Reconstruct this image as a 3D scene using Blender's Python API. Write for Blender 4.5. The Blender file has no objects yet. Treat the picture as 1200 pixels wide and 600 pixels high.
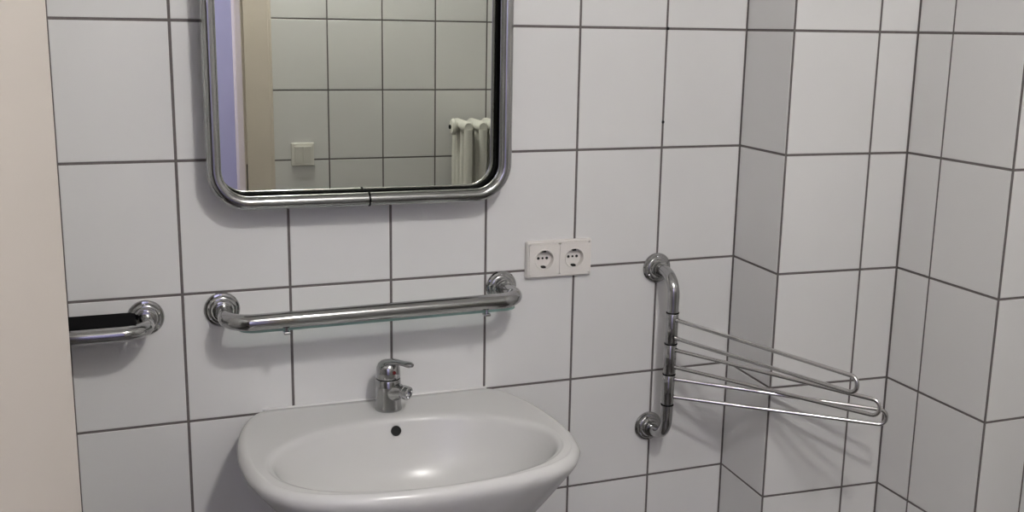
import bpy, bmesh, math
from mathutils import Vector, Matrix
C = bpy.context.scene.collection
PI = math.pi
V = Vector

# ------------------------------------------------------------------ materials
def new_mat(name):
    m = bpy.data.materials.new(name); m.use_nodes = True
    return m, m.node_tree.nodes, m.node_tree.links, m.node_tree.nodes['Principled BSDF']

def mat(name, col, rough=0.5, metal=0.0, coat=0.0, noise=0.0, nscale=30.0, bump=0.0, bscale=60.0):
    m, N, L, b = new_mat(name)
    b.inputs['Base Color'].default_value = (*col, 1)
    b.inputs['Roughness'].default_value = rough
    b.inputs['Metallic'].default_value = metal
    b.inputs['Coat Weight'].default_value = coat
    b.inputs['Coat Roughness'].default_value = 0.06
    tc = N.new('ShaderNodeTexCoord')
    if noise:
        n = N.new('ShaderNodeTexNoise'); n.inputs['Scale'].default_value = nscale
        n.inputs['Detail'].default_value = 4
        L.new(tc.outputs['Object'], n.inputs['Vector'])
        r = N.new('ShaderNodeValToRGB')
        r.color_ramp.elements[0].position = 0.3; r.color_ramp.elements[1].position = 0.7
        r.color_ramp.elements[0].color = (*[c*(1-noise) for c in col], 1)
        r.color_ramp.elements[1].color = (*[min(1, c*(1+noise*0.5)) for c in col], 1)
        L.new(n.outputs['Fac'], r.inputs['Fac']); L.new(r.outputs['Color'], b.inputs['Base Color'])
    if bump:
        n = N.new('ShaderNodeTexNoise'); n.inputs['Scale'].default_value = bscale
        L.new(tc.outputs['Object'], n.inputs['Vector'])
        bp = N.new('ShaderNodeBump'); bp.inputs['Strength'].default_value = bump
        bp.inputs['Distance'].default_value = 0.002
        L.new(n.outputs['Fac'], bp.inputs['Height']); L.new(bp.outputs['Normal'], b.inputs['Normal'])
    return m

TILE = mat('tile_glaze', (0.70, 0.694, 0.688), 0.42, noise=0.025, nscale=3.0, bump=0.10, bscale=14)
GROUT = mat('grout', (0.15, 0.132, 0.130), 0.9, noise=0.12, nscale=120)
CHROME = mat('chrome', (0.42, 0.42, 0.42), 0.09, metal=1.0, bump=0.05, bscale=9)
CHROME_DULL = mat('chrome_worn', (0.52, 0.52, 0.53), 0.16, metal=1.0, noise=0.15, nscale=60)
STEEL = mat('rod_steel', (0.62, 0.61, 0.60), 0.2, metal=1.0)
CERAMIC = mat('ceramic', (0.60, 0.595, 0.585), 0.23)
CERAMIC.node_tree.nodes['Principled BSDF'].inputs['Specular IOR Level'].default_value = 0.4
MIRROR = mat('mirror_silver', (0.74, 0.765, 0.70), 0.0, metal=1.0)
BLACK = mat('black_plastic', (0.003, 0.003, 0.0035), 0.8)
RUBBER = mat('black_rubber', (0.003, 0.003, 0.003), 0.9)
for _m in (BLACK, RUBBER): _m.node_tree.nodes['Principled BSDF'].inputs['Specular IOR Level'].default_value = 0.05
SOCKET = mat('socket_plastic', (0.72, 0.69, 0.655), 0.35)
SOCKET_IN = mat('socket_well_plastic', (0.62, 0.60, 0.575), 0.45)
SWITCH = mat('switch_plastic', (0.76, 0.74, 0.69), 0.3)
DARK = mat('dark_hole', (0.01, 0.01, 0.01), 0.8)
DOORP = mat('door_paint', (0.42, 0.385, 0.345), 0.5, noise=0.03, nscale=6)
FRAMEP = mat('frame_paint', (0.66, 0.59, 0.51), 0.45, noise=0.03, nscale=8)
RADP = mat('radiator_enamel', (0.62, 0.61, 0.56), 0.35)
LILAC = mat('lilac_hall_wall', (0.66, 0.67, 1.0), 0.8, noise=0.04, nscale=5)  # even lilac base colour of the far hallway wall
PINKW = mat('pale_wall_paint', (0.72, 0.66, 0.70), 0.8, noise=0.03, nscale=5)
CEIL = mat('ceiling_paint', (0.80, 0.79, 0.77), 0.9, noise=0.02, nscale=10)
FLOORM = mat('floor_tile', (0.10, 0.092, 0.088), 0.45, noise=0.15, nscale=20)
CAULK = mat('white_caulk', (0.80, 0.79, 0.78), 0.4)
REDDOT = mat('red_enamel', (0.12, 0.004, 0.006), 0.3)

def glass_mat():
    m, N, L, b = new_mat('shelf_glass')
    out = N['Material Output']; N.remove(b)
    t = N.new('ShaderNodeBsdfTransparent'); t.inputs['Color'].default_value = (0.93, 0.965, 0.95, 1)
    g = N.new('ShaderNodeBsdfGlossy'); g.inputs['Roughness'].default_value = 0.03
    lw = N.new('ShaderNodeLayerWeight'); lw.inputs['Blend'].default_value = 0.5
    p = N.new('ShaderNodeMath'); p.operation = 'POWER'; p.inputs[1].default_value = 4.0
    q = N.new('ShaderNodeMath'); q.operation = 'MULTIPLY_ADD'; q.inputs[1].default_value = 0.7; q.inputs[2].default_value = 0.04
    x = N.new('ShaderNodeMixShader')
    L.new(lw.outputs['Facing'], p.inputs[0]); L.new(p.outputs[0], q.inputs[0]); L.new(q.outputs[0], x.inputs[0])
    L.new(t.outputs[0], x.inputs[1]); L.new(g.outputs[0], x.inputs[2])
    L.new(x.outputs[0], out.inputs['Surface'])
    return m
GLASS = glass_mat()
GEDGE = mat('glass_edge_green', (0.30, 0.46, 0.41), 0.2, coat=0.5)

def emit(name, col, s):
    m, N, L, b = new_mat(name)
    b.inputs['Base Color'].default_value = (0.8, 0.8, 0.8, 1)
    b.inputs['Emission Color'].default_value = (*col, 1)
    b.inputs['Emission Strength'].default_value = s
    return m

# ------------------------------------------------------------------ helpers
def obj(name, bm, mats, parent=None, smooth=False, label=None, angle=None):
    me = bpy.data.meshes.new(name)
    bmesh.ops.recalc_face_normals(bm, faces=bm.faces)
    bm.to_mesh(me); bm.free()
    for m in (mats if isinstance(mats, (list, tuple)) else [mats]): me.materials.append(m)
    if smooth:
        for p in me.polygons: p.use_smooth = True
        if angle:
            me.set_sharp_from_angle(angle=math.radians(angle))
    o = bpy.data.objects.new(name, me); C.objects.link(o)
    if parent:
        o.parent = parent
        o.matrix_parent_inverse = parent.matrix_world.inverted() if False else Matrix.Translation(-parent.location)
    if label: o['label'] = label
    return o

def tag(o, label, cat, group=None):
    o['label'] = label; o['category'] = cat
    if group: o['group'] = group
    return o

def thing(name, loc, label, cat, group=None):
    o = bpy.data.objects.new(name, None); o.empty_display_size = 0.05
    o.location = loc; C.objects.link(o)
    return tag(o, label, cat, group)

def struct(name, bm, mats, parent=None, **k):
    o = obj(name, bm, mats, parent, **k)
    if not parent: o['kind'] = 'structure'
    return o

def box(bm, lo, hi, bev=0.0, seg=2, mi=0):
    lo, hi = V(lo), V(hi)
    r = bmesh.ops.create_cube(bm, size=1)
    for v in r['verts']:
        v.co = V(((v.co.x+.5)*(hi.x-lo.x)+lo.x, (v.co.y+.5)*(hi.y-lo.y)+lo.y, (v.co.z+.5)*(hi.z-lo.z)+lo.z))
    fs = {f for v in r['verts'] for f in v.link_faces}
    for f in fs: f.material_index = mi
    if bev:
        es = {e for v in r['verts'] for e in v.link_edges}
        bmesh.ops.bevel(bm, geom=list(es), offset=bev, segments=seg, affect='EDGES', profile=0.5)

def fillet(pts, r, n=10, closed=False):
    pts = [V(p) for p in pts]; out = []
    N = len(pts)
    for i, p in enumerate(pts):
        if not closed and i in (0, N-1): out.append(p); continue
        a, b = pts[(i-1) % N], pts[(i+1) % N]
        u, w = (a-p).normalized(), (b-p).normalized()
        ang = u.angle(w); d = r/math.tan(ang/2)
        c = p+(u+w).normalized()*(r/math.sin(ang/2))
        s, e = p+u*d-c, p+w*d-c
        tot = s.angle(e); ax = s.cross(e).normalized()
        for k in range(n+1):
            out.append(c+Matrix.Rotation(tot*k/n, 3, ax) @ s)
    return out

def tube(bm, pts, r, n=24, closed=False, mi=0, cap=True):
    pts = [V(p) for p in pts]; N = len(pts)
    rr = r if isinstance(r, (list, tuple)) else [r]*N
    T = []
    for i in range(N):
        if closed: t = pts[(i+1) % N]-pts[(i-1) % N]
        else: t = pts[min(i+1, N-1)]-pts[max(i-1, 0)]
        T.append(t.normalized())
    ref = V((0, 0, 1)) if abs(T[0].z) < 0.9 else V((1, 0, 0))
    nrm = (ref-T[0]*ref.dot(T[0])).normalized(); rings = []
    for i in range(N):
        if i:
            q = T[i-1].rotation_difference(T[i]); nrm = q @ nrm
            nrm = (nrm-T[i]*nrm.dot(T[i])).normalized()
        bn = T[i].cross(nrm)
        rings.append([bm.verts.new(pts[i]+(nrm*math.cos(2*PI*k/n)+bn*math.sin(2*PI*k/n))*rr[i]) for k in range(n)])
    for i in range(N if closed else N-1):
        A, B = rings[i], rings[(i+1) % N]
        for k in range(n):
            f = bm.faces.new((A[k], A[(k+1) % n], B[(k+1) % n], B[k])); f.material_index = mi
    if not closed and cap:
        for R in (rings[0], rings[-1]):
            f = bm.faces.new(R); f.material_index = mi

def lathe(bm, org, axis, prof, n=32, mi=0):
    """prof: list of (radius, height along axis)"""
    org, axis = V(org), V(axis).normalized()
    q = V((0, 0, 1)).rotation_difference(axis); rings = []
    for r, h in prof:
        if r < 1e-6: rings.append([bm.verts.new(org+q @ V((0, 0, h)))])
        else: rings.append([bm.verts.new(org+q @ V((r*math.cos(2*PI*k/n), r*math.sin(2*PI*k/n), h))) for k in range(n)])
    for A, B in zip(rings, rings[1:]):
        for k in range(n):
            k2 = (k+1) % n
            if len(A) == 1 and len(B) == 1: continue
            if len(A) == 1: f = bm.faces.new((A[0], B[k], B[k2]))
            elif len(B) == 1: f = bm.faces.new((A[k], A[k2], B[0]))
            else: f = bm.faces.new((A[k], A[k2], B[k2], B[k]))
            f.material_index = mi
    return rings

def tiles(bm, org, u, n, ulines, zlines, rect, g=0.0052, h=0.0012, bv=0.0010, slab=0.02, t0=0.0, t1=0.0):
    """wall patch: grout slab (material 1) and bevelled tiles (material 0) facing n.
    surface of the tiles lies in the plane through org; u is the horizontal direction"""
    org, u, n = V(org), V(u).normalized(), V(n).normalized(); z = V((0, 0, 1))
    u0, u1, z0, z1 = rect
    P = lambda a, b, d: org+u*a+z*b+n*d
    c = [bm.verts.new(P(a, b, d)) for d in (-h, -slab) for a, b in ((u0+t0, z0), (u1-t1, z0), (u1-t1, z1), (u0+t0, z1))]
    for q in ((0, 1, 2, 3), (4, 5, 6, 7), (0, 1, 5, 4), (1, 2, 6, 5), (2, 3, 7, 6), (3, 0, 4, 7)):
        bm.faces.new([c[i] for i in q]).material_index = 1
    us = [u0]+sorted(x for x in ulines if u0+0.004 < x < u1-0.004)+[u1]
    zs = [z0]+sorted(x for x in zlines if z0+0.004 < x < z1-0.004)+[z1]
    for a0, a1 in zip(us, us[1:]):
        for b0, b1 in zip(zs, zs[1:]):
            e = [a0+(.0042 if t0 > 0 and a0 == u0 else g/2), a1-(.0042 if t1 > 0 and a1 == u1 else g/2), b0+g/2, b1-g/2]
            lo = [bm.verts.new(P(a, b, -h-0.0005)) for a, b in ((e[0], e[2]), (e[1], e[2]), (e[1], e[3]), (e[0], e[3]))]
            mid = [bm.verts.new(P(a, b, -bv*0.5)) for a, b in ((e[0], e[2]), (e[1], e[2]), (e[1], e[3]), (e[0], e[3]))]
            i = bv
            top = [bm.verts.new(P(a, b, 0)) for a, b in ((e[0]+i, e[2]+i), (e[1]-i, e[2]+i), (e[1]-i, e[3]-i), (e[0]+i, e[3]-i))]
            for A, B in ((lo, mid), (mid, top)):
                for k in range(4):
                    bm.faces.new((A[k], A[(k+1) % 4], B[(k+1) % 4], B[k])).material_index = 0
            bm.faces.new(top).material_index = 0

# ------------------------------------------------------------------ the room
ZC = 2.50
ZL = [1.6+0.25*k for k in range(-7, 5)]
K1 = V((1.3956, 0, 0)); K2 = V((1.3815, -0.18996, 0))
K3 = V((1.67504, -0.20972, 0)); K4 = V((1.66489, -0.50636, 0))
XL, XR, W = -0.47, 2.06, -1.9255
DL, DR, DT = -0.31, 0.517, 2.02          # door opening

bm = bmesh.new()
tiles(bm, (0, 0, 0), (1, 0, 0), (0, -1, 0), [0.2*k for k in range(-3, 7)], ZL, (XL, K1.x, 0, ZC), t1=-.01)
struct('wall_back', bm, [TILE, GROUT])

def seg(bm, A, B, lines, t0=0.0, t1=0.0):
    d = (B-A); L = d.length; d.normalize()
    nn = V((d.y, -d.x, 0))
    tiles(bm, A, d, nn, lines, ZL, (0, L, 0, ZC), t0=t0, t1=t1)
bm = bmesh.new(); seg(bm, K1, K2, [], -.01, .0012); seg(bm, K2, K3, [0.2015], .0012, -.01)
struct('wall_inner_duct', bm, [TILE, GROUT])
bm = bmesh.new(); seg(bm, K3, K4, [0.102], -.01, .0012); seg(bm, K4, V((XR, K4.y-0.005, 0)), [0.117, 0.317], .0012, 0)
struct('wall_outer_duct', bm, [TILE, GROUT])
bm = bmesh.new()
tiles(bm, (XR, 0, 0), (0, -1, 0), (-1, 0, 0), [0.11+0.2*k for k in range(12)], ZL, (0.5, -W, 0, ZC))
struct('wall_right', bm, [TILE, GROUT])
bm = bmesh.new()
tiles(bm, (XL, 0, 0), (0, -1, 0), (1, 0, 0), [0.2*k for k in range(12)], ZL, (0, -W, 0, ZC))
struct('wall_left', bm, [TILE, GROUT])
bm = bmesh.new()
fl = [0.811+0.2*k for k in range(-7, 8)]
tiles(bm, (0, W, 0), (1, 0, 0), (0, 1, 0), fl, ZL, (DR, XR, 0, ZC))
tiles(bm, (0, W, 0), (1, 0, 0), (0, 1, 0), fl, ZL, (XL, DL, 0, ZC))
tiles(bm, (0, W, 0), (1, 0, 0), (0, 1, 0), fl, ZL, (DL, DR, DT, ZC))
struct('wall_front', bm, [TILE, GROUT])

bm = bmesh.new(); box(bm, (-1.6, -3.6, -0.05), (XR+.05, 0.05, 0)); struct('floor', bm, FLOORM)
bm = bmesh.new(); box(bm, (-1.6, -3.6, ZC), (XR+.05, 0.05, ZC+.05)); struct('ceiling', bm, CEIL)
# hallway beyond the door
bm = bmesh.new(); box(bm, (-1.6, -3.42, 0), (XR, -3.36, ZC)); struct('wall_hallway', bm, LILAC)
bm = bmesh.new(); box(bm, (-1.6, -3.36, 0), (-1.55, -2.1, ZC)); struct('wall_hallway_left', bm, PINKW)
bm = bmesh.new(); box(bm, (0.533, -2.5, 0), (XR, -2.12, ZC)); struct('wall_hallway_right', bm, PINKW)
bm = bmesh.new(); box(bm, (XR-.05, -3.36, 0), (XR, -2.5, ZC)); struct('wall_hallway_end', bm, PINKW)
bm = bmesh.new(); box(bm, (-1.6, -2.12, 0), (DL-.02, W-.02, ZC)); box(bm, (DR+.02, -2.12, 0), (XR, W-.02, ZC))
box(bm, (DL-.02, -2.12, DT+.02), (DR+.02, W-.02, ZC)); struct('wall_partition', bm, PINKW)

# door frame: casing with a stepped profile around the opening, jamb lining, strike plate
t = thing('door_frame', (0.1, W, 0), 'beige painted steel door frame around the doorway, seen at the left in the mirror', 'door frame')
bm = bmesh.new()
for y0, y1, o, i in ((W-0.002, W+0.006, 0.097, 0.012), (W-0.002, W+0.014, 0.085, 0.02)):
    box(bm, (DR+i-0.02, y0, 0), (DR+o, y1, DT+o), 0.002)
    box(bm, (DL-o, y0, 0), (DL-i+0.02, y1, DT+o), 0.002)
    box(bm, (DL, y0, DT+i-0.02), (DR, y1, DT+o), 0.002)
obj('casing', bm, FRAMEP, t)
bm = bmesh.new()
box(bm, (DR-0.008, -2.13, 0), (DR+.02, W-.002, DT+.02)); box(bm, (DL-.02, -2.13, 0), (DL+0.008, W-.002, DT+.02))
box(bm, (DL, -2.13, DT-0.008), (DR, W-.002, DT+.02))
obj('jamb_lining', bm, FRAMEP, t)
bm = bmesh.new(); box(bm, (DR-.003, W+.0005, 0.99), (DR+.004, W+.0095, 1.09), 0.001); obj('strike_plate', bm, DARK, t, label='small dark slot in the frame')

# door leaf, swung into the room
tip = V((0.038, -1.215, 0)); hinge = V((DL+0.012, W+0.012, 0))
dd = (tip-hinge).normalized(); dn = V((dd.y, -dd.x, 0)); Lf = (tip-hinge).length
t = thing('door_leaf', hinge, 'flat beige painted door leaf standing ajar along the left edge', 'door')
M = Matrix(((dd.x, dn.x, 0, hinge.x), (dd.y, dn.y, 0, hinge.y), (0, 0, 1, 0), (0, 0, 0, 1)))
bm = bmesh.new(); box(bm, (0, -0.04, 0.01), (Lf, 0, 2.0), 0.003, 3); bm.transform(M); obj('door_panel', bm, DOORP, t)
for s in (0, 1):
    bm = bmesh.new()
    y = 0.0 if s == 0 else -0.04; sg = 1 if s == 0 else -1
    xs = Lf-0.065
    box(bm, (xs-.018, min(y, y+sg*.006), 0.93), (xs+.018, max(y, y+sg*.006), 1.13), 0.003)
    if s == 1:
        tube(bm, fillet([(xs, y, 1.05), (xs, y+sg*0.05, 1.05), (xs-.12, y+sg*0.05, 1.05)], 0.015), 0.009)
    bm.transform(M)
    if s == 1: obj('handle', bm, CHROME_DULL, t, smooth=True, angle=40)
    else: bm.free()
for z in (0.25, 1.0, 1.78):
    bm = bmesh.new(); tube(bm, [(-.004, 0.006, z), (-.004, 0.006, z+.1)], .007); bm.transform(M); obj('hinge', bm, CHROME_DULL, t, smooth=True, angle=40)

# ------------------------------------------------------------------ rails
FL = [(q*1.2, h) for q, h in [(0.0, 0.0005), (0.0275, 0.0005), (0.0278, 0.003), (0.0262, 0.0055), (0.0235, 0.0065), (0.0225, 0.0095), (0.0205, 0.0115),
      (0.0185, 0.012), (0.0172, 0.0155), (0.0155, 0.018), (0.0140, 0.0185), (0.0140, 0.026), (0.0125, 0.0265), (0.0, 0.0265)]]
def flange(x, z, parent):
    bm = bmesh.new(); lathe(bm, (x, 0, z), (0, -1, 0), FL, 40)
    o = obj('wall_flange', bm, CHROME, parent, smooth=True, angle=35)
    for a in (95, 215, 335):
        a = math.radians(a); bm = bmesh.new()
        lathe(bm, (x+0.0256*math.cos(a), -0.0085, z+0.0256*math.sin(a)), (0, -1, 0), [(0, 0), (.0030, 0), (.0030, .0022), (.0018, .0030), (0, .0026)], 12)
        obj('screw', bm, CHROME_DULL, o, smooth=True, angle=35)
    return o

B1 = 0.115; ZB = 1.068
t = thing('shelf_rail', (0.553, 0, ZB), 'long chrome rail with glass shelf behind it, above the washbasin', 'rail')
bm = bmesh.new()
tube(bm, fillet([(0.2703, -0.004, 1.0665), (0.2703, -B1, 1.0665), (0.8345, -B1, 1.0705), (0.8345, -0.004, 1.0705)], 0.045, 14), 0.0152, 28)
obj('rail_tube', bm, CHROME, t, smooth=True, angle=60)
flange(0.2703, 1.0665, t); flange(0.8345, 1.0705, t)
def shelf_glass(x0, x1, y0, y1, z, r, th=0.006):
    bm = bmesh.new()
    pts = [(x0, y1, z), (x0, y0, z), (x1, y0, z+0.003), (x1, y1, z+0.003)]
    P = fillet(pts, r, 10, closed=True)
    a = [bm.verts.new(p) for p in P]; b = [bm.verts.new(p-V((0, 0, th))) for p in P]
    bm.faces.new(a); bm.faces.new(b)
    for k in range(len(P)):
        bm.faces.new((a[k], a[(k+1) % len(P)], b[(k+1) % len(P)], b[k])).material_index = 1
    return bm
obj('glass_shelf', shelf_glass(0.290, 0.832, -0.112, -0.002, 1.0505, 0.03, 0.005), [GLASS, GEDGE], t, label='clear glass shelf with a greenish edge')
for x in (0.372, 0.762):
    bm = bmesh.new()
    zz = 1.0515+0.003*(x-.292)/.53
    box(bm, (x-.006, -0.1235, zz-0.0115), (x+.006, -0.104, zz-0.0062), 0.0015)
    tube(bm, [(x, -B1, zz-0.006), (x, -B1, zz+0.008)], 0.003, 12)
    obj('shelf_clip', bm, CHROME_DULL, t)

t = thing('shelf_rail', (-0.1, 0, 1.06), 'short chrome rail holding a black shelf, left of the washbasin, half hidden by the door', 'rail')
BL = 0.10
bm = bmesh.new()
tube(bm, fillet([(-0.34, -0.004, 1.060), (-0.34, -BL, 1.060), (0.133, -BL, 1.061), (0.133, -0.004, 1.062)], 0.045, 14), 0.0130, 28)
obj('rail_tube', bm, CHROME, t, smooth=True, angle=60)
flange(0.133, 1.062, t); flange(-0.34, 1.060, t)
bm = bmesh.new()
box(bm, (-0.325, -0.098, 1.062), (0.115, -0.002, 1.0745), 0.003)
obj('shelf_plate', bm, BLACK, t, label='black shelf plate')

# ------------------------------------------------------------------ towel rack
BR = 0.082; XT = 1.1955
t = thing('towel_rack', (XT, 0, 0.90), 'chrome swivel towel rack with three hairpin arms on the tiled wall', 'towel rack')
zt, zb = 1.0865, 0.7205
bm = bmesh.new()
xt, xb = 1.199, 1.1945
X = lambda z: xb+(xt-xb)*(z-zb)/(zt-zb)
path = fillet([(xt, -0.004, zt), (xt, -BR, zt), (xb, -BR, zb), (xb, -0.004, zb)], 0.045, 14)
tube(bm, path, 0.0127, 28)
obj('rack_tube', bm, CHROME, t, smooth=True, angle=60)
flange(xt, zt, t); flange(xb, zb, t)
RZ = [1.005, 0.936, 0.8675, 0.7985]
for z in RZ:
    bm = bmesh.new(); x = X(z)
    lathe(bm, (x, -BR, z-.0011), (0, 0, 1), [(0.011, 0), (0.0141, 0), (0.0141, .0022), (0.011, .0022)], 28)
    obj('joint_ring', bm, RUBBER, t, label='thin black ring')
# rods: (z of upper rod, z of lower rod, azimuth, length)
ARMS = [(0.991, 0.9505, -68.55, 0.4405, .0195, .032), (0.9235, 0.8855, -54.5, 0.447, .0245, .032), (0.857, 0.8165, -34.0, 0.454, .0295, .032)]
for i, (za, zb_, az, Lh, sag, gap) in enumerate(ARMS):
    x = X((za+zb_)/2)
    bm = bmesh.new()
    zm = (RZ[i]+RZ[i+1])/2
    lathe(bm, (x, -BR, RZ[i+1]+.0022), (0, 0, 1), [(0.0128, 0), (0.0134, .001), (0.0134, RZ[i]-RZ[i+1]-.0045), (0.0128, RZ[i]-RZ[i+1]-.0035)], 28)
    s = obj('arm_sleeve', bm, CHROME, t, smooth=True, angle=40)
    a = math.radians(az); d = V((math.cos(a), math.sin(a), 0))
    c = V((x, -BR, 0)); z = V((0, 0, 1))
    p0 = c+d*0.011+z*za; p1 = c+d*Lh+z*(za-sag); p2 = c+d*Lh+z*(za-sag-gap); p3 = c+d*0.011+z*zb_
    bm = bmesh.new()
    tube(bm, fillet([p0, p1, p2, p3], gap*0.47, 10), 0.0043, 16)
    for p in (p0, p3): tube(bm, [p, p+d*0.006], 0.005, 14)
    obj('towel_arm', bm, STEEL, t, smooth=True, angle=60)

# ------------------------------------------------------------------ mirror
t = thing('wall_mirror', (0.5387, 0, 1.55), 'rectangular mirror with rounded chrome tube frame above the washbasin', 'mirror')
x0, x1, zlo, zhi, yf = 0.2603, 0.8180, 1.2735, 1.875, -0.058
loop = fillet([(x0, yf, zhi), (x0, yf, zlo+.003), (x1, yf, zlo), (x1, yf, zhi)], 0.062, 14, closed=True)
bm = bmesh.new(); tube(bm, loop, 0.0127, 28, closed=True)
obj('frame_tube', bm, CHROME, t, smooth=True)
def my(x, z): return -0.028-0.0141*(x-.45)-0.0047*(z-1.65)
i = 0.0075
P = fillet([(x0+i, 0, zhi-i), (x0+i, 0, zlo+i+.003), (x1-i, 0, zlo+i), (x1-i, 0, zhi-i)], 0.052, 14, closed=True)
bm = bmesh.new()
a = [bm.verts.new((p.x, my(p.x, p.z), p.z)) for p in P]; b = [bm.verts.new((p.x, my(p.x, p.z)+.004, p.z)) for p in P]
bm.faces.new(a); bm.faces.new(b)
for k in range(len(P)): bm.faces.new((a[k], a[(k+1) % len(P)], b[(k+1) % len(P)], b[k]))
obj('mirror_glass', bm, MIRROR, t)
# rubber seal between glass and tube
bm = bmesh.new()
def inset(d): return fillet([(x0+d, 0, zhi-d), (x0+d, 0, zlo+d+.003), (x1-d, 0, zlo+d), (x1-d, 0, zhi-d)], 0.062-d, 14, closed=True)
I1 = inset(0.0129); O1 = inset(0.003)
rings = []
for S, f in ((I1, lambda p: my(p.x, p.z)+0.001), (I1, lambda p: yf+0.018), (O1, lambda p: yf+0.018), (O1, lambda p: my(p.x, p.z)+0.001)):
    rings.append([bm.verts.new((p.x, f(p), p.z)) for p in S])
for k in range(4):
    A, B = rings[k], rings[(k+1) % 4]
    for j in range(len(A)): bm.faces.new((A[j], A[(j+1) % len(A)], B[(j+1) % len(A)], B[j]))
obj('seal', bm, RUBBER, t, label='black rubber seal')
bm = bmesh.new(); box(bm, (x0+.012, -0.021, zlo+.012), (x1-.012, -0.014, zhi-.012), 0.002); obj('back_panel', bm, BLACK, t)
for x in (x0+.10, x1-.10):
    bm = bmesh.new(); lathe(bm, (x, 0, 1.62), (0, -1, 0), [(0, 0), (.02, 0), (.02, .004), (.009, .006), (.009, .0138), (0, .0138)], 24)
    obj('wall_mount', bm, CHROME_DULL, t, smooth=True, angle=35)
bm = bmesh.new(); lathe(bm, (0.5425, yf, (zlo+zlo+.003)/2), (1, 0, 0), [(0.0122, -.0015), (0.0140, -.0015), (0.0140, .0015), (0.0122, .0015)], 28)
obj('joint_ring', bm, RUBBER, t, label='black ring around the tube')

# ------------------------------------------------------------------ washbasin
ZR = 0.8555; SX = 0.572; CY = -0.285; TILT = 0.008
t = thing('washbasin', (SX, 0, ZR), 'white ceramic oval washbasin mounted on the tiled wall below the mirror', 'washbasin')
half = [(0.0, 0.0), (0.12, 0.0), (0.20, 0.0), (0.236, -0.001), (0.256, -0.012), (0.272, -0.040), (0.290, -0.09), (0.301, -0.15), (0.307, -0.22), (0.304, -0.29),
        (0.289, -0.357), (0.258, -0.405), (0.207, -0.437), (0.13, -0.459), (0.06, -0.467), (0.0, -0.470)]
poly = [V((x, y-CY)) for x, y in half]+[V((-x, y-CY)) for x, y in reversed(half[1:-1])]
NA = 128
def ray_poly(th):
    d = V((math.cos(th), math.sin(th))); best = 0
    for k in range(len(poly)):
        a, b = poly[k], poly[(k+1) % len(poly)]; e = b-a
        den = d.x*e.y-d.y*e.x
        if abs(den) < 1e-12: continue
        s = (a.x*e.y-a.y*e.x)/den; u = (a.x*d.y-a.y*d.x)/den
        if s > 0 and -1e-6 <= u <= 1+1e-6: best = max(best, s)
    return best
def inner_r(th):
    c, s = abs(math.cos(th)), math.sin(th)
    e = 2.0 if s > 0 else 2.35
    b = 0.168 if s > 0 else 0.160
    return ((c/0.260)**e+(abs(s)/b)**e)**(-1/e)
RO = [ray_poly(2*PI*k/NA) for k in range(NA)]
for _ in range(1): RO = [(RO[k-1]+2*RO[k]+RO[(k+1) % NA])/4 for k in range(NA)]
RI = [inner_r(2*PI*k/NA) for k in range(NA)]
bm = bmesh.new()
def ring(fr, z, wall=0.0):
    vs = []
    for k in range(NA):
        th = 2*PI*k/NA; r = fr(k)
        x, y = r*math.cos(th), r*math.sin(th)+CY
        if wall:
            yo = RO[k]*math.sin(th)+CY
            if math.sin(th) > 0: y = y+(min(yo, -0.002)-y)*wall*math.sin(th)
        zz = z(k) if callable(z) else z
        vs.append(bm.verts.new((SX+x, min(y, -0.0015), ZR+zz-x*TILT)))
    return vs
rings = [
 ring(lambda k: RO[k]*.26, -.188, .75), ring(lambda k: RO[k]*.40, -.182, .78), ring(lambda k: RO[k]*.52, -.170, .82), ring(lambda k: RO[k]*.62, -.150, .86),
 ring(lambda k: RO[k]*.71, -.125, .9), ring(lambda k: RO[k]*.79, -.098, .93), ring(lambda k: RO[k]*.86, -.073, .96), ring(lambda k: RO[k]*.92, -.051, 1), ring(lambda k: RO[k]*.967, -.034, 1), ring(lambda k: RO[k]*.99, -.024, 1),
 ring(lambda k: RO[k], -.015, 1), ring(lambda k: RO[k]-.0022, -.0088, 1), ring(lambda k: RO[k]-.0055, -.0046, 1), ring(lambda k: RO[k]-.0095, -.0016, 1), ring(lambda k: RO[k]-.0135, -.0003, 1), ring(lambda k: RO[k]-.016, 0.0, 1),
 ring(lambda k: (RO[k]-.016)*0.97+(RI[k]+.006)*0.03, -.0002), ring(lambda k: (RO[k]-.016)*0.85+(RI[k]+.006)*0.15, -.0002), ring(lambda k: (RO[k]-.016)*0.70+(RI[k]+.006)*0.30, -.0002), ring(lambda k: (RO[k]-.016)*0.50+(RI[k]+.006)*0.50, -.0002), ring(lambda k: (RO[k]-.016)*0.30+(RI[k]+.006)*0.70, -.0002), ring(lambda k: (RO[k]-.016)*0.12+(RI[k]+.006)*0.88, -.0002), ring(lambda k: RI[k]+.008, -.0006), ring(lambda k: RI[k]+.004, -.0016), ring(lambda k: RI[k], -.0034), ring(lambda k: RI[k]-.0035, -.0065),
 ring(lambda k: RI[k]*.972, -.0125), ring(lambda k: RI[k]*.94, -.028), ring(lambda k: RI[k]*.89, -.055), ring(lambda k: RI[k]*.82, -.088),
 ring(lambda k: RI[k]*.70, -.120), ring(lambda k: RI[k]*.53, -.137), ring(lambda k: RI[k]*.34, -.146), ring(lambda k: RI[k]*.16, -.150)]
for A, B in zip(rings, rings[1:]):
    for k in range(NA): bm.faces.new((A[k], A[(k+1) % NA], B[(k+1) % NA], B[k]))
bm.faces.new(rings[0]); bm.faces.new(rings[-1])
obj('basin_bowl', bm, CERAMIC, t, smooth=True)
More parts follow.
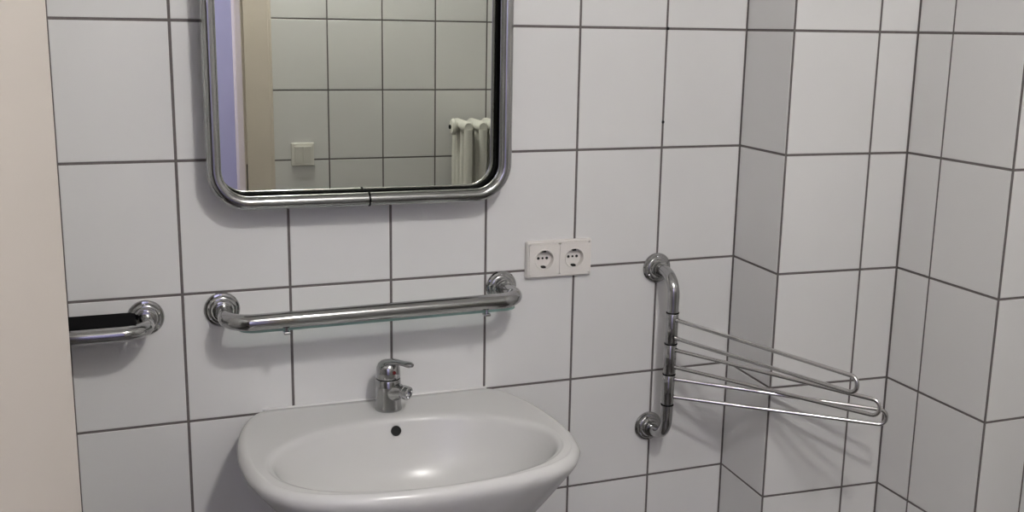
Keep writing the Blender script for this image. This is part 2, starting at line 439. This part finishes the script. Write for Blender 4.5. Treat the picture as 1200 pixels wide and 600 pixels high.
# overflow hole and drain
bm = bmesh.new()
oc = V((0.574, -0.1276, 0.8315))
ax = V((0, -0.94, 0.33))
lathe(bm, oc, ax, [(0.0, 0.0), (0.0082, 0.0), (0.0086, 0.0015), (0.0092, 0.0022), (0.0098, 0.0015), (0.0098, -0.004)], 28)
obj('overflow_hole', bm, DARK, t, label='round dark overflow hole')
bm = bmesh.new()
lathe(bm, (SX, CY, ZR-.1505), (0, 0, 1), [(0, .001), (.012, .001), (.014, .003), (.024, .0035), (.031, .002), (.032, -.002)], 32)
obj('drain', bm, CHROME_DULL, t, smooth=True, angle=35)
bm = bmesh.new()
tube(bm, [(SX-.232, -0.002, ZR+.0002+.232*TILT), (SX+.232, -0.002, ZR+.0002-.232*TILT)], 0.0028, 10); obj('caulk_bead', bm, CAULK, t, smooth=True)
# trap and waste pipe below
bm = bmesh.new()
tube(bm, fillet([(SX, CY, ZR-.18), (SX, CY, ZR-.42), (SX, CY+.11, ZR-.42), (SX, CY+.11, ZR-.30), (SX, -.003, ZR-.30)], 0.04, 8), .016, 20)
obj('waste_trap', bm, CHROME_DULL, t, smooth=True)

# ------------------------------------------------------------------ faucet
FX, FY, FZ = 0.5748, -0.0675, ZR+0.0005
t = thing('faucet', (FX, FY, FZ), 'chrome single-lever mixer tap on the back ledge of the washbasin', 'faucet')
fa = math.radians(-52); fd = V((math.cos(fa), math.sin(fa), 0)); UZ = V((0, 0, 1)); O = V((FX, FY, FZ))
bm = bmesh.new()
lathe(bm, O, (0, 0, 1), [(0, 0), (.0262, 0), (.0266, .002), (.0258, .005), (.0250, .02), (.0245, .042), (.0244, .060), (.0225, .0635), (0, .0635)], 36)
obj('body', bm, CHROME, t, smooth=True, angle=35)
bm = bmesh.new()      # spout: tapered neck
tube(bm, [O+fd*.004+UZ*.034, O+fd*.016+UZ*.039, O+fd*.026+UZ*.0415, O+fd*.035+UZ*.042], [.0215, .0200, .0155, .0122], 24)
sp = obj('spout', bm, CHROME, t, smooth=True, angle=50)
bm = bmesh.new()
sd = (fd*0.985-UZ*0.12).normalized()
so = O+fd*.034+UZ*.0422
lathe(bm, so, sd, [(0, 0), (.0125, 0), (.0133, .001), (.0133, .005), (.0122, .006), (.0122, .0075), (.0136, .0085), (.0136, .0155), (.0126, .0165), (.0095, .0165), (.009, .012), (0, .012)], 28)
obj('aerator', bm, CHROME_DULL, sp, smooth=True, angle=35)
bm = bmesh.new(); lathe(bm, O+UZ*.0630, (0, 0, 1), [(.020, 0), (.0236, .0), (.0236, .0018), (.020, .0018)], 36)
obj('cap_seam', bm, RUBBER, t, label='thin dark seam below the cap')
# lever: domed cap flowing into a flat arm
bm = bmesh.new()
lathe(bm, O+UZ*.0648, (0, 0, 1), [(0, 0), (.0232, 0), (.0240, .002), (.0238, .012), (.0228, .021), (.0195, .029), (.0140, .0335), (.007, .0355), (0, .036)], 36)
side = fd.cross(UZ)
secs = [(-.008, .0950, .013, .005), (.006, .0975, .0155, .0058), (.018, .0990, .0120, .0055), (.028, .0995, .0090, .0045), (.038, .0995, .0082, .0048), (.047, .0992, .0092, .0056), (.054, .0990, .0088, .0056), (.0585, .0988, .0050, .0036)]
rs = []
for s, z, w, h in secs:
    rs.append([bm.verts.new(O+fd*s+UZ*z+side*(w*math.cos(2*PI*k/20))+UZ*(h*math.sin(2*PI*k/20))) for k in range(20)])
for A, B in zip(rs, rs[1:]):
    for k in range(20): bm.faces.new((A[k], A[(k+1) % 20], B[(k+1) % 20], B[k]))
bm.faces.new(rs[0]); bm.faces.new(rs[-1])
lv = obj('lever', bm, CHROME, t, smooth=True, angle=50)
bm = bmesh.new(); dd2 = V((math.cos(-1.29), math.sin(-1.29), 0)); lathe(bm, O+dd2*.0234+UZ*.080, dd2, [(0, .0012), (.0034, .0012), (.0038, .0002), (.0038, -.003)], 16)
obj('temperature_dot', bm, REDDOT, lv, label='dark red round mark')

# ------------------------------------------------------------------ double socket
t = thing('double_socket', (0.962, 0, 1.1235), 'white double power socket on the tiles between the mirror and the towel rack', 'power socket')
XA, XB, ZA, ZB2 = 0.8868, 1.0355, 1.0845, 1.1625
bm = bmesh.new()
# bevelled frame with an opening for the two inserts
def rrect(x0, x1, z0, z1, r, y, n=6): return [V((p.x, y, p.z)) for p in fillet([(x0, 0, z0), (x1, 0, z0), (x1, 0, z1), (x0, 0, z1)], r, n, closed=True)]
fr = 0.0055
levels = [rrect(XA, XB, ZA, ZB2, .004, -.0003), rrect(XA, XB, ZA, ZB2, .004, -.008), rrect(XA+.0025, XB-.0025, ZA+.0025, ZB2-.0025, .003, -.0118),
          rrect(XA+fr, XB-fr, ZA+fr, ZB2-fr, .001, -.0118), rrect(XA+fr, XB-fr, ZA+fr, ZB2-fr, .001, -.0003)]
vv = [[bm.verts.new(p) for p in L_] for L_ in levels]
for A, B in zip(vv, vv[1:]):
    for k in range(len(A)): bm.faces.new((A[k], A[(k+1) % len(A)], B[(k+1) % len(A)], B[k]))
obj('socket_frame', bm, SOCKET, t)
xm = (XA+XB)/2
for sx0, sx1 in ((XA+fr+.0004, xm-.0004), (xm+.0004, XB-fr-.0004)):
    cx, cz = (sx0+sx1)/2, (ZA+ZB2)/2
    z0, z1 = ZA+fr+.0004, ZB2-fr-.0004
    bm = bmesh.new(); n = 64; yfz = -.0128
    sq = []
    for k in range(n):
        a = 2*PI*(k+.5)/n; ca, sa = math.cos(a), math.sin(a)
        s = min((sx1-sx0)/2/max(abs(ca), 1e-9), (z1-z0)/2/max(abs(sa), 1e-9)); sq.append((cx+s*ca, cz+s*sa))
    def circ(r, y): return [bm.verts.new((cx+r*math.cos(2*PI*(k+.5)/n), y, cz+r*math.sin(2*PI*(k+.5)/n))) for k in range(n)]
    R = [[bm.verts.new((x, -.001, z)) for x, z in sq], [bm.verts.new((x, yfz, z)) for x, z in sq], circ(.0225, yfz), circ(.0220, yfz-.0012), circ(.0200, yfz-.0012), circ(.0193, yfz), circ(.0188, -.0010)]
    for A, B in zip(R, R[1:]):
        for k in range(n): bm.faces.new((A[k], A[(k+1) % n], B[(k+1) % n], B[k]))
    bm.faces.new(R[-1])
    ins = obj('socket_insert', bm, SOCKET, t)
    for dx in (-.0095, .0095):
        bm = bmesh.new(); lathe(bm, (cx+dx, -.0012, cz+.001), (0, -1, 0), [(0, .0004), (.0030, .0004), (.0030, -.0002)], 16)
        obj('pin_hole', bm, DARK, ins)
    bm = bmesh.new(); lathe(bm, (cx, -.0012, cz+.001), (0, -1, 0), [(0, .0004), (.0024, .0004), (.0024, -.0002)], 16)
    obj('centre_screw', bm, DARK, ins)
    for dz in (-1, 1):
        bm = bmesh.new()
        box(bm, (cx-.0042, -.0105, min(cz+dz*.0190, cz+dz*.0148)), (cx+.0042, -.0012, max(cz+dz*.0190, cz+dz*.0148)), .0006)
        obj('earth_clip', bm, DARK, ins)

# ------------------------------------------------------------------ small specks in the grout line
for (x, z, r, lab) in ((1.1998, 1.4048, 0.0032, 'small black plug in the vertical joint above the towel rack, the lower one'), (1.2015, 1.6002, 0.0034, 'small black plug where two joints cross near the top edge')):
    bm = bmesh.new(); lathe(bm, (x, 0.0, z), (0, -1, 0), [(0, .0025), (r*.6, .0022), (r, .0008), (r, -.001)], 14)
    tag(obj('wall_plug', bm, DARK, smooth=True), lab, 'wall plug')

# ------------------------------------------------------------------ light switch on the wall seen in the mirror
t = thing('light_switch', (0.7135, W, 1.1205), 'white double rocker light switch beside the door frame, seen in the mirror', 'light switch')
a0, a1, b0, b1 = .6725, .7545, 1.0795, 1.1615
bm = bmesh.new(); box(bm, (a0, W+.0003, b0), (a1, W+.009, b1), .002); obj('switch_frame', bm, SWITCH, t)
for s in (0, 1):
    bm = bmesh.new(); xa = a0+.0125+s*.029
    vs = [(xa, b0+.0125, .009), (xa+.028, b0+.0125, .009), (xa+.028, b1-.0125, .009), (xa, b1-.0125, .009)]
    lo = [bm.verts.new((x, W+.0085, z)) for x, z, _ in vs]; hi = [bm.verts.new((x, W+(.0115 if z < 1.12 else .0155), z)) for x, z, _ in vs]
    for k in range(4): bm.faces.new((lo[k], lo[(k+1) % 4], hi[(k+1) % 4], hi[k]))
    bm.faces.new(hi); bm.faces.new(lo)
    obj('rocker', bm, SWITCH, t)

# ------------------------------------------------------------------ radiator
t = thing('radiator', (1.5, W, 0.3), 'cream column radiator on the wall opposite, seen at the right in the mirror', 'radiator')
RX, RT, RB = 1.262, 1.250, 0.32
for s in range(9):
    bm = bmesh.new(); cx = RX+.017+s*.0560
    ys = [W+.050, W+.100, W+.150, W+.200]
    for y in ys:
        for v0, v1 in ((RB+.03, RT-.03),):
            P = [V((cx, y, v0+(v1-v0)*q/6)) for q in range(7)]; tube(bm, P, .0155, 18)
    for zc in (RT-.022, RB+.022):      # rounded headers
        tube(bm, [(cx, ys[0]-.004, zc), (cx, ys[0]+.01, zc), (cx, W+.125, zc), (cx, ys[-1]-.01, zc), (cx, ys[-1]+.004, zc)], [.016, .022, .021, .022, .016], 20)
        lathe(bm, (cx-.0280, W+.123, zc-.004), (1, 0, 0), [(0, 0), (.019, 0), (.019, .0560), (0, .0560)], 20)
    obj('radiator_section', bm, RADP, t, smooth=True, angle=50)
for zc in (RT-.026, RB+.018):
    bm = bmesh.new(); lathe(bm, (RX-.013, W+.125, zc), (-1, 0, 0), [(0, 0), (.031, 0), (.031, .006), (.027, .009), (.026, .012), (.020, .014), (0, .014)], 28)
    pl = obj('end_plug', bm, RADP, t, smooth=True, angle=35)
    bm = bmesh.new(); lathe(bm, (RX-.027, W+.125, zc), (-1, 0, 0), [(0, .0), (.008, 0), (.008, .006), (.0045, .0065), (0, .002)], 6)
    obj('vent_screw', bm, DARK, pl)
for z in (RT-.12, RB+.12):
    for x in (RX+.045, RX+.381):
        bm = bmesh.new(); box(bm, (x-.010, W+.001, z-.015), (x+.010, W+.05, z+.015), .003)
        obj('wall_bracket', bm, RADP, t)

# ------------------------------------------------------------------ lamps
LX, LY = 0.68, -1.72
t = thing('ceiling_light', (LX, LY, ZC), 'round white glass ceiling lamp lighting the bathroom', 'lamp')
bm = bmesh.new(); lathe(bm, (LX, LY, ZC), (0, 0, -1), [(0, 0), (.12, 0), (.12, .02), (.105, .025), (0, .025)], 40); obj('lamp_base', bm, SWITCH, t, smooth=True, angle=35)
bm = bmesh.new(); lathe(bm, (LX, LY, ZC-.022), (0, 0, -1), [(.060, 0)]+[(.060*math.cos(a*PI/24), .085*math.sin(a*PI/24)) for a in range(1, 12)]+[(0, .085)], 40)
obj('lamp_dome', bm, emit('lamp_glow', (1.0, 0.98, 0.95), 165.0), t, smooth=True)
t = thing('hallway_fill_light', (-0.3, -2.85, ZC), 'added round fill lamp, unseen, on the hallway ceiling beyond the door', 'lamp')  # added lamp, out of view, brightens the hallway reflected in the mirror
bm = bmesh.new(); lathe(bm, (-.3, -2.85, ZC), (0, 0, -1), [(0, 0), (.17, 0), (.17, .02), (0, .02)], 40); obj('lamp_base', bm, SWITCH, t, smooth=True, angle=35)
bm = bmesh.new(); lathe(bm, (-.3, -2.85, ZC-.018), (0, 0, -1), [(.15, 0), (.148, .03), (.13, .055), (.08, .07), (0, .075)], 40)
obj('lamp_dome', bm, emit('hall_fill_glow', (1.0, 0.96, 0.95), 32.0), t, smooth=True)

# ------------------------------------------------------------------ world, camera
w = bpy.data.worlds.new('world'); bpy.context.scene.world = w; w.use_nodes = True
w.node_tree.nodes['Background'].inputs[0].default_value = (0.6, 0.65, 0.8, 1)
w.node_tree.nodes['Background'].inputs[1].default_value = 0.2
CP = V((0.06156, -2.03628, 1.59428)); yaw, pitch, roll, f = 0.37298, -0.20781, 0.0161, 1261.876
fw = V((math.sin(yaw)*math.cos(pitch), math.cos(yaw)*math.cos(pitch), math.sin(pitch)))
rt = V((math.cos(yaw), -math.sin(yaw), 0)); up = rt.cross(fw)
r2 = rt*math.cos(roll)+up*math.sin(roll); u2 = up*math.cos(roll)-rt*math.sin(roll)
cd = bpy.data.cameras.new('camera'); cam = bpy.data.objects.new('camera', cd); C.objects.link(cam)
cd.sensor_fit = 'HORIZONTAL'; cd.sensor_width = 36; cd.lens = f/1200*36; cd.clip_start = 0.02
cam.matrix_world = Matrix(((r2.x, u2.x, -fw.x, CP.x), (r2.y, u2.y, -fw.y, CP.y), (r2.z, u2.z, -fw.z, CP.z), (0, 0, 0, 1)))
sc = bpy.context.scene; sc.camera = cam
vs = sc.view_settings; sc.display_settings.display_device = 'sRGB'
vs.view_transform = 'Standard'; vs.look = 'None'; vs.gamma = 1; vs.exposure = 1.16; vs.use_curve_mapping = False
